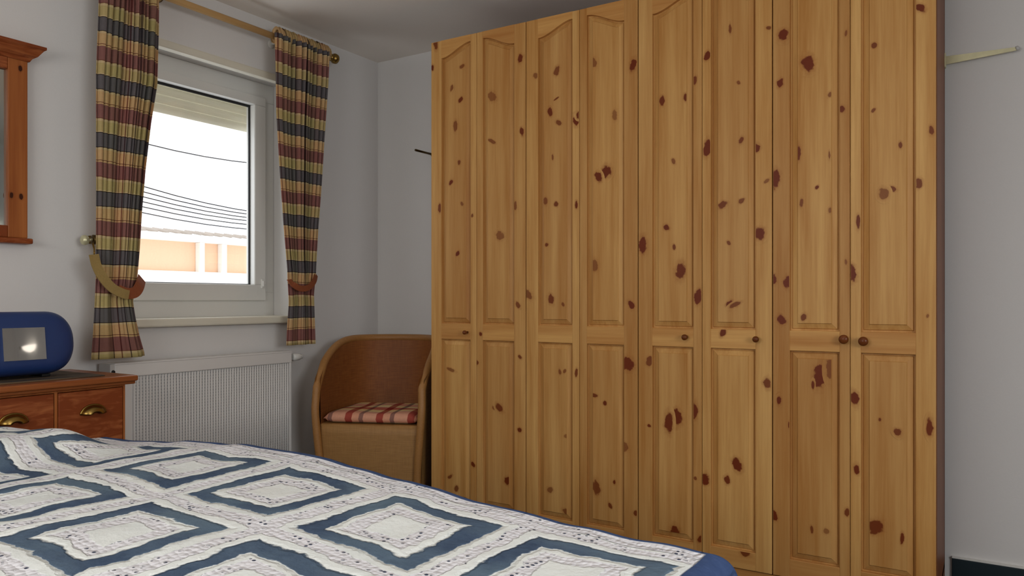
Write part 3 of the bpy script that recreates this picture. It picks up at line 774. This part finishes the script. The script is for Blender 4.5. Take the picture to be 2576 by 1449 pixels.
# ---------------------------------------------------------------- wardrobe
YW = 3.0
xL, xR = xY(1084, YW), xY(2356, YW); zT = H+1.272; PLN = .075
wr = empty('wardrobe', ((xL+xR)/2, YW, 0)); WO = wr.location
pitch = (xR-xL)/8
KN = """1096,111,4,12,.8;1088,171,3,6,1;1162,167,5,4,.6;1136,221,3,6,.6;1158,251,4,5,.9;1121,245,3,10,.4;1085,302,4,6,.8;1145,316,4,12,.6;1198,275,4,7,.7;1216,158,4,6,.8;1237,242,9,10,.45;1216,328,4,7,.7;1237,355,8,4,.6;1309,147,5,8,.9;1313,331,4,9,.9;1121,394,4,8,.5;1154,408,3,5,.7;1134,458,4,5,1;1162,513,3,4,.5;1106,524,3,9,.8;1083,529,3,7,.8;1173,572,6,12,1;1188,542,2,4,.7;1151,638,4,5,1;1257,593,8,9,.5;1297,517,3,8,.6;1348,191,5,6,.5;1400,178,6,9,.7;1399,248,5,2,.8;1384,281,5,9,.9;1404,308,6,5,.7;1366,296,3,7,.7;1449,302,6,12,1;1456,290,5,7,1;1427,387,7,4,.7;1390,396,2,6,.6;1362,435,4,5,.7;1372,505,5,8,.6;1398,513,4,6,.8;1450,515,3,8,1;1355,585,4,14,.5;1375,616,4,4,.8;1546,290,5,11,.4;1486,336,3,12,.5;1524,432,10,13,1;1505,444,7,10,1;1568,358,7,9,.7;1593,163,7,13,1;1556,498,4,13,.9;1486,509,3,6,.8;1569,618,6,11,.5;1495,669,7,12,.5;1493,157,6,10,.5;1616,616,8,17,1;1524,9,6,5,.9;1392,37,3,3,.8;
1112,751,3,6,1;1235,801,11,7,.7;1209,840,3,4,.9;1303,767,5,6,.7;1326,739,10,9,.6;1385,753,6,10,.8;1416,766,3,4,.6;1355,760,3,14,.6;1588,767,6,8,1;1606,857,5,6,1;1293,863,3,4,.5;1308,898,4,4,.8;1134,930,8,4,.5;1200,912,3,5,.8;1579,915,12,14,.9;1408,935,3,6,.6;1420,934,3,4,.6;1450,938,3,9,.8;1495,995,6,4,.8;1521,1014,4,5,.9;1256,1026,7,8,.8;1243,1027,4,4,.6;1307,1082,4,5,.9;1292,1072,2,4,.7;1324,1134,5,3,.5;1176,1129,3,9,.6;1190,1168,4,5,.9;1438,1153,3,4,.9;1424,1098,4,4,.4;1499,1226,8,15,.7;1545,1213,3,5,.9;1534,1272,4,6,.8;1383,1233,6,6,.5;1132,1199,5,4,.7;1147,1230,4,7,.7;1276,1209,6,8,.9;1424,1289,8,6,.6;1571,1124,8,9,.5;1606,1108,6,11,1;1633,909,7,10,.7;
1971,88,10,12,1;1963,209,7,9,1;1995,19,6,8,.8;2033,160,13,16,1;2008,386,5,16,.9;1950,452,9,19,1;2055,471,4,4,1;1779,140,7,9,1;1780,373,9,16,1;1748,202,5,9,.8;1653,209,9,13,.6;1665,254,5,10,.9;1724,245,4,8,.9;1694,406,4,6,.6;1804,45,3,8,.7;1836,72,3,11,.7;1858,208,4,4,.6;1804,239,3,7,1;1865,352,5,7,.8;1902,371,8,9,1;1883,423,9,7,.9;1929,455,6,4,.5;1798,429,3,6,.6;1934,70,6,4,.7;
1676,572,6,6,1;1728,566,6,8,.9;1695,621,3,6,.8;1652,693,8,12,.6;1712,683,10,17,.9;1756,747,8,14,1;1767,798,5,9,1;1910,588,11,12,1;1817,515,9,7,.8;1865,505,6,5,.7;1833,611,4,4,.7;1836,767,7,9,.9;1850,766,11,5,.7;1818,837,6,8,1;1946,704,6,10,1;1984,709,10,13,1;1966,805,8,10,1;2022,797,6,8,.8;1995,571,5,16,1;2016,509,4,9,.7;1732,911,10,22,.4;1931,964,8,12,.8;1960,1000,5,9,.9;
2062,945,13,24,.95;2090,925,10,24,.55;2159,559,4,14,.9;2143,688,9,17,1;2289,602,7,6,.8;2171,598,7,7,.35;2299,650,3,13,1;2299,796,2,6,1;2334,794,3,4,.5;2098,787,3,4,1;2088,529,4,6,.5;2128,659,3,6,.5;2045,969,3,9,.9;2150,1002,9,15,1;
2316,19,10,9,.95;2301,48,4,8,.8;2180,85,12,10,.4;2199,114,6,6,.8;2182,210,7,7,.8;2118,275,6,7,.9;2197,277,5,4,.7;2087,238,5,6,.6;2097,237,7,3,.6;2302,347,4,10,.8;2343,328,5,9,.8;2265,365,4,7,.8;2312,461,7,10,.8;2245,475,8,6,.8;2223,487,10,12,.6;2086,390,2,9,.6;2128,84,3,7,.6;2304,202,6,8,.4;
1701,1051,11,17,1;1682,1064,8,21,.9;1748,1033,6,16,.9;1633,1071,4,3,.9;1729,1181,12,15,.95;1773,1205,9,12,1;1749,1203,3,4,.7;1795,1133,9,6,.7;1854,1170,10,13,1;1829,1207,6,9,.9;1895,1046,4,6,.7;1893,1232,6,7,.5;1960,1008,5,9,1;1947,1297,7,10,1;1997,1346,10,13,.8;1763,1356,7,7,.9;1875,1391,10,8,.8;1698,1336,9,12,.9;1679,1344,5,8,.8;1600,1291,5,6,.8;1572,1126,8,9,.4;2042,1332,3,8,.7;1985,1070,2,7,.9;
2155,1181,6,11,1;2258,1088,8,8,.8;2300,1095,4,16,.9;2339,1074,7,18,.9;2182,1248,6,9,1;2204,1325,14,16,.85;2269,1356,4,12,.9;2131,1289,5,8,.8;2140,1413,7,9,.9;2213,1056,3,4,.8;2078,1336,6,6,.4"""
knots = []
for t in KN.replace('\n', '').split(';'):
    px, py, rx, ry, s_ = map(float, t.split(','))
    p = pY(px, py, YW); dd = dep(p.x, YW); sc_x = (xY(px+5, YW)-xY(px-5, YW))/10
    knots.append([p.x, p.z, rx*sc_x*1.15, ry*dd/F*1.1, s_, random.uniform(-.5, .5), False])
KC = [0]
def put_knots(bm, inside, y, kl_ks, x0, x1, z0, zf1):
    """lay every knot whose middle is on this part into its front face (cut at the part's edges)"""
    kl, kss = kl_ks; n = 22; y0_ = y
    for kn_ in knots:
        x, z, rx, rz, stg, sk, used = kn_
        if used or not (x0 <= x <= x1 and z0 <= z <= zf1(x)): continue
        kn_[6] = True; y = y0_-.00012*(KC[0] % 7); KC[0] += 1; stg = min(1, .25+.8*stg)
        loops = []; uvs = []; R0 = 2.0
        for i in range(n):
            a = 2*math.pi*i/n; jx = 1
            qx = x+R0*rx*math.cos(a)*jx; qz = z+R0*rz*math.sin(a)+sk*R0*rx*math.cos(a)
            cx_ = min(max(qx, x0), x1); cz_ = min(max(qz, z0), zf1(cx_))
            ux = (cx_-x)/(R0*rx); uz = (cz_-z-sk*(cx_-x))/(R0*rz)
            loops.append(bm.verts.new((cx_, y, cz_))); uvs.append((ux, uz))
        c_ = bm.verts.new((x, y, z))
        for i in range(n):
            j = (i+1) % n
            try: f = bm.faces.new((c_, loops[i], loops[j]))
            except ValueError: continue
            for l in f.loops:
                if l.vert is c_: l[kl].uv = (0, 0)
                elif l.vert is loops[i]: l[kl].uv = uvs[i]
                else: l[kl].uv = uvs[j]
                l[kss].uv = (stg, 0)
        for f in bm.faces: pass
EY = .0005
zM0, zM1 = H-.19, H-.114; zLB = H-.975; GAP = .0018
# carcass
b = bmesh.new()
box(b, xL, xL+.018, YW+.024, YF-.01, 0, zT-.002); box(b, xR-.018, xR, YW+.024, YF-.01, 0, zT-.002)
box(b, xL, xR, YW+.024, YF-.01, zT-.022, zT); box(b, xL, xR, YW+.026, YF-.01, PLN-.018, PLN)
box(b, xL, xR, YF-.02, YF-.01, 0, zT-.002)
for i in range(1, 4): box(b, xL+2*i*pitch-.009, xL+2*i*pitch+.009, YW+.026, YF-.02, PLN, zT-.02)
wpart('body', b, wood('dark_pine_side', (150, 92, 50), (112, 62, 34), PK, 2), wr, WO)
b = bmesh.new(); box(b, xL+.002, xR-.002, YW+.01, YW+.03, 0, PLN-.004, .002); wpart('plinth', b, M['pine_h'], wr, WO)
for i in range(8):
    a, c = xL+i*pitch+(GAP if i % 2 == 0 else .0008), xL+(i+1)*pitch-(GAP if i % 2 else .0008)
    odd = i % 2          # 0: left leaf of a pair, 1: right leaf
    so, si = .062, .035
    pa, pc = (a+so, c-si) if not odd else (a+si, c-so)
    z0, z1 = PLN, zT-.001
    def archz(x, pa=pa, pc=pc, odd=odd):
        u = (x-pa)/(pc-pa); u = u if not odd else 1-u; u = min(1, max(0, u))
        return zT-.088+.055*(u*u*(3-2*u))
    # stiles (the door leaf)
    b = bmesh.new(); box(b, a, pa, YW, YW+.022, z0, z1, .0025); box(b, pc, c, YW, YW+.022, z0, z1, .0025)
    box(b, pa-.002, pc+.002, YW+.0185, YW+.0215, z0+.01, z1-.01)
    kk = knotify(b)
    put_knots(b, None, YW-EY, kk, a+.002, pa-.002, z0, lambda x: z1-.003); put_knots(b, None, YW-EY, kk, pc+.002, c-.002, z0, lambda x: z1-.003)
    door = ob('door', rel(b, WO), M['pine'], wr)
    # rails
    def railbox(nm, za, zb):
        b = bmesh.new(); box(b, pa-.001, pc+.001, YW+.0008, YW+.02, za, zb, .002); kk = knotify(b)
        put_knots(b, None, YW+.0008-EY, kk, pa, pc, za+.002, lambda x: zb-.002)
        return ob(nm, rel(b, WO), M['pine_h'], door)
    railbox('middle_rail', zM0, zM1); railbox('bottom_rail', z0, zLB)
    b = bmesh.new(); n = 16; top = []; bot = []
    for q in range(n+1):
        x = pa-.001+(pc-pa+.002)*q/n
        top.append((x, z1)); bot.append((x, archz(x)))
    fr = [[b.verts.new((x, yy, z)) for x, z in row] for yy in (YW+.0008, YW+.02) for row in (top, bot)]
    for q in range(n):
        b.faces.new((fr[1][q], fr[1][q+1], fr[0][q+1], fr[0][q])); b.faces.new((fr[1][q], fr[3][q], fr[3][q+1], fr[1][q+1])); b.faces.new((fr[0][q], fr[0][q+1], fr[2][q+1], fr[2][q]))
    kk = knotify(b); ob('top_rail', rel(b, WO), M['pine_h'], door)
    # raised panels
    def panel(nm, za, topf):
        b = bmesh.new(); n = 18; loops = []
        for o_, dy in ((-.001, .017), (.006, .017), (.0085, .0125), (.026, .006), (.0285, .0025)):
            x0, x1 = pa+o_, pc-o_
            pts = [(x0, za+o_), (x1, za+o_)]+[(x1+(x0-x1)*q/n, topf(x1+(x0-x1)*q/n)-o_) for q in range(n+1)]
            loops.append([b.verts.new((x, YW+dy, z)) for x, z in pts])
        for A_, B_ in zip(loops, loops[1:]):
            for q in range(len(A_)): b.faces.new((A_[q], A_[(q+1) % len(A_)], B_[(q+1) % len(A_)], B_[q]))
        b.faces.new(loops[-1])
        kk = knotify(b)
        put_knots(b, None, YW+.0025-EY, kk, pa+.0285, pc-.0285, za+.0285, lambda x: topf(x)-.0285)
        return ob(nm, rel(b, WO), M['pine'], door)
    panel('upper_panel', zM1, archz); panel('lower_panel', zLB, lambda x: zM0)
    if i in (0, 4, 5, 6, 7):
        px, py = {0: (1176, 836), 4: (1727, 848), 5: (1905, 853), 6: (2125, 853), 7: (2174, 858)}[i]
        p = pY(px, py, YW); rr = 1.0 if i >= 6 else (.72 if i else .6)
        b = bmesh.new(); lathe(b, [(0, .010*rr), (.010, .008*rr), (.014, .011*rr), (.020, .0165*rr), (.028, .0165*rr), (.033, .011*rr), (.0345, .001)], p, (0, -1, 0)); knotify(b)
        kb = ob('knob', rel(b, WO), M['knob'] if 'knob' in M else M.setdefault('knob', wood('brown_knob_wood', (130, 72, 34), (100, 52, 24), (60, 24, 10), 2, .25)), door, True, label='round brown wooden knob')
# knots that fell on a moulding go on the nearest stile
tag(wr, 'tall knotty honey pine wardrobe with eight narrow panelled doors', 'wardrobe')

# thin metal arms on the back wall
b = bmesh.new()
p0 = Vector((xY(1080, 3.5), YF, H+.846)); x_ = p0.x
tube(b, [(x_, YF, p0.z), (x_, 3.374, p0.z)], .0065, 8); lathe(b, [(0, .018), (.005, .016)], (x_, YF, p0.z), (0, -1, 0))
tag(ob('wall_peg', b, M['dkbrass'], smooth=True), 'slim bronze peg sticking out of the wall left of the wardrobe', 'peg')
ra = empty('wall_hanger', (-.14, YF, H+.965))
b = bmesh.new(); n = 12
P0, P1 = Vector((.0-.035, -.03, 0)), Vector((.215, -.03, -.004))
for s0, s1, r0, r1 in ((0, 1, .0, .0),):
    rows = []
    for q in range(n+1):
        t = q/n; p = P0+(P1-P0)*t; hh_ = .016*(1-t)+.005; up_ = .006
        rows.append([b.verts.new(p+Vector((0, dy, dz))) for dy, dz in ((-.004, -hh_*1.3), (.004, -hh_*1.3), (.004, up_), (-.004, up_))])
    for q in range(n):
        for j in range(4): b.faces.new((rows[q][j], rows[q][(j+1) % 4], rows[q+1][(j+1) % 4], rows[q+1][j]))
    b.faces.new(rows[0][::-1]); b.faces.new(rows[-1])
ob('arm', b, M['palebrass'], ra)
b = bmesh.new(); lathe(b, [(0, .005), (.002, .009), (.010, .009), (.013, .004)], P1-Vector((.003, 0, 0)), (1, 0, .3)); ob('end_knob', b, M['grey'], ra, True)
b = bmesh.new(); box(b, -.045, -.02, -.036, 0, -.035, .02, .003); ob('wall_plate', b, M['palebrass'], ra)
tag(ra, 'pale brass tapering arm on the wall right of the wardrobe', 'wall hanger')

# ---------------------------------------------------------------- bed and quilt
BX0, BX1, BY0, BY1 = -2.52, -.43, -.22, 1.40
ZQ = H-.443
def edgeY(x):                  # the far long edge of the quilt's flat top (slightly out of square)
    return lerp_table([(-2.6, 1.50), (-1.8, 1.47), (-1.4, 1.43), (-1.0, 1.395), (-.4, 1.365)], x)
def smst(a, b_, x):
    t = min(1, max(0, (x-a)/(b_-a))); return t*t*(3-2*t)
from mathutils import noise as MN
def qtop(x, y):
    z = ZQ+lerp_table([(-2.45, -.012), (-2.3, -.004), (-2.15, .010), (-2.0, .026), (-1.8, .036), (-1.55, .040), (-1.3, .034), (-1.05, .022), (-.8, .009), (-.6, 0)], x)
    z += .007*MN.noise(Vector((x*3.1, y*3.1, 0)))+.006*MN.noise(Vector((x*9, y*9, 3)))
    # pillow hump at the head end
    hmp = smst(-2.0, -2.22, x)*smst(1.33, 1.12, y)*.078
    hmp *= (1-.25*math.exp(-((y-.62)/.1)**2))
    z += hmp
    return z
bed = empty('bed', ((BX0+BX1)/2, (BY0+BY1)/2, 0)); BO = bed.location
b = bmesh.new(); box(b, BX0+.02, BX1-.03, BY0+.02, 1.33, .33, ZQ-.05, .05); ob('mattress', rel(b, BO), M['mattress'], bed, True)
b = bmesh.new(); box(b, BX0, BX1-.04, BY0+.01, 1.335, .14, .33, .01); wpart('bed_base', b, M['red'], bed, BO)
for x in (BX0+.06, BX1-.12):
    for y in (BY0+.06, 1.27):
        b = bmesh.new(); box(b, x-.03, x+.03, y-.03, y+.03, 0, .14, .004); wpart('leg', b, M['red_v'], bed, BO)
tag(bed, 'double bed under the blue and white quilt, seen from its foot corner', 'bed')
# quilt mesh: s runs along x (head -> foot, then over the foot edge), t along y
bm = bmesh.new(); ul = bm.loops.layers.uv.new('UVMap')
R0 = .045; DROP = .40
def fold(d):
    """d: distance past the edge -> (outward, downward)"""
    if d <= 0: return 0, 0
    L = R0*math.pi/2
    if d < L: a = d/R0; return R0*math.sin(a), R0*(1-math.cos(a))
    return R0+.02*(d-L), R0+(d-L)
xs = []; x = BX0
while x < -.44: xs.append(x); x += .0125
sdist = [0]+[.006*i for i in range(1, 18)]+[.105+.03*i for i in range(1, 13)]
ys = []; y = BY0
cols = [(x, 0) for x in xs]+[(-.425, d) for d in sdist]
XE = -.425
nT = 118
G = []
for (x, dx) in cols:
    if (x, dx)[1] or x == XE: ex = True
    xe = x if dx == 0 else XE
    ox, dzx = fold(dx)
    col = []
    YE = edgeY(xe)-.05
    for j in range(nT+len(sdist)):
        if j < nT: y = BY0+(YE-BY0)*j/nT; dy = 0
        else: y = YE; dy = sdist[j-nT]
        oy, dzy = fold(dy)
        z = qtop(xe, y)
        # rounding near both edges
        drop = math.hypot(dzx, dzy) if (dzx and dzy) else max(dzx, dzy)
        drop = min(drop, DROP)
        wv = .012*math.sin((xe+dx)*14+1)*smst(.05, .3, dzy)*(1 if dy else 0)+.012*math.sin((y)*13)*smst(.05, .3, dzx)*(1 if dx else 0)
        wx = .012*math.sin(y*13)*smst(.05, .3, dzx)
        p = (xe+ox+wx, y+oy+.012*math.sin(xe*14)*smst(.05, .3, dzy), z-drop)
        # cloth coordinates: block pattern squared to the bed edge
        vv = y+dy+(1.395-edgeY(xe))*.9 - .012
        col.append((bm.verts.new(p), (xe+dx-.0, vv)))
    G.append(col)
for i in range(len(G)-1):
    for j in range(len(G[0])-1):
        q = (G[i][j], G[i+1][j], G[i+1][j+1], G[i][j+1]); f = bm.faces.new([a[0] for a in q])
        for l, a in zip(f.loops, q): l[ul].uv = a[1]
o = ob('quilt', bm, M['quilt'], smooth=True)
md = o.modifiers.new('s', 'SOLIDIFY'); md.thickness = .012; md.offset = -1
tag(o, 'white patchwork quilt with navy outlined squares and crochet trim on the bed', 'quilt')

# ---------------------------------------------------------------- ceiling lamp, added out of view for extra room light
lp_ = empty('added_ceiling_lamp', (-.35, .55, ZC))
b = bmesh.new(); lathe(b, [(0, .05), (.015, .05), (.02, .02), (.03, .01)], (0, 0, 0), (0, 0, -1)); ob('ceiling_plate', b, M['brass'], lp_, True)
b = bmesh.new(); lathe(b, [(.03, .19), (.05, .185), (.08, .15), (.105, .09), (.115, .03), (.117, .0)], (0, 0, 0), (0, 0, -1), 32); ob('glass_bowl', b, M['lamp'], lp_, True)
pl = bpy.data.lights.new('added_lamp_fill', 'POINT'); pl.energy = 5; pl.shadow_soft_size = .12; pl.color = (1, .97, .92)
plo = bpy.data.objects.new('added_lamp_fill', pl); COL.objects.link(plo); plo.location = (-.35, .55, ZC-.2)  # added point light below the bowl, brightens the bed
# unseen uplighter on the back wall, placed to reflect in the television screen
ul_ = empty('wall_lamp', (1.58, YF, 1.80))
b = bmesh.new(); n = 20; rows = []
for i in range(9):
    a = math.pi/2*i/8
    rows.append([b.verts.new((.08*math.cos(a)*math.cos(math.pi*j/n), -.004-.07*math.cos(a)*math.sin(math.pi*j/n), -.055*math.sin(a))) for j in range(n+1)])
for i in range(8):
    for j in range(n): b.faces.new((rows[i][j], rows[i][j+1], rows[i+1][j+1], rows[i+1][j]))
M['lamp2'] = M['lamp'].copy(); M['lamp2'].node_tree.nodes['Principled BSDF'].inputs['Emission Strength'].default_value = 1.6
ob('glass_shade', b, M['lamp2'], ul_, True)
b = box(bmesh.new(), -.02, .02, -.006, 0, -.06, -.01, .002); ob('wall_plate', b, M['brass'], ul_)
b = box(bmesh.new(), -.008, .008, -.1, -.09, -.03, 0, .002); ob('clip', b, M['dkbrass'], ul_)
tag(ul_, 'white glass half bowl uplighter on the back wall right of the wardrobe', 'lamp')
tag(lp_, 'added white glass bowl ceiling lamp above the bed, out of view', 'lamp')
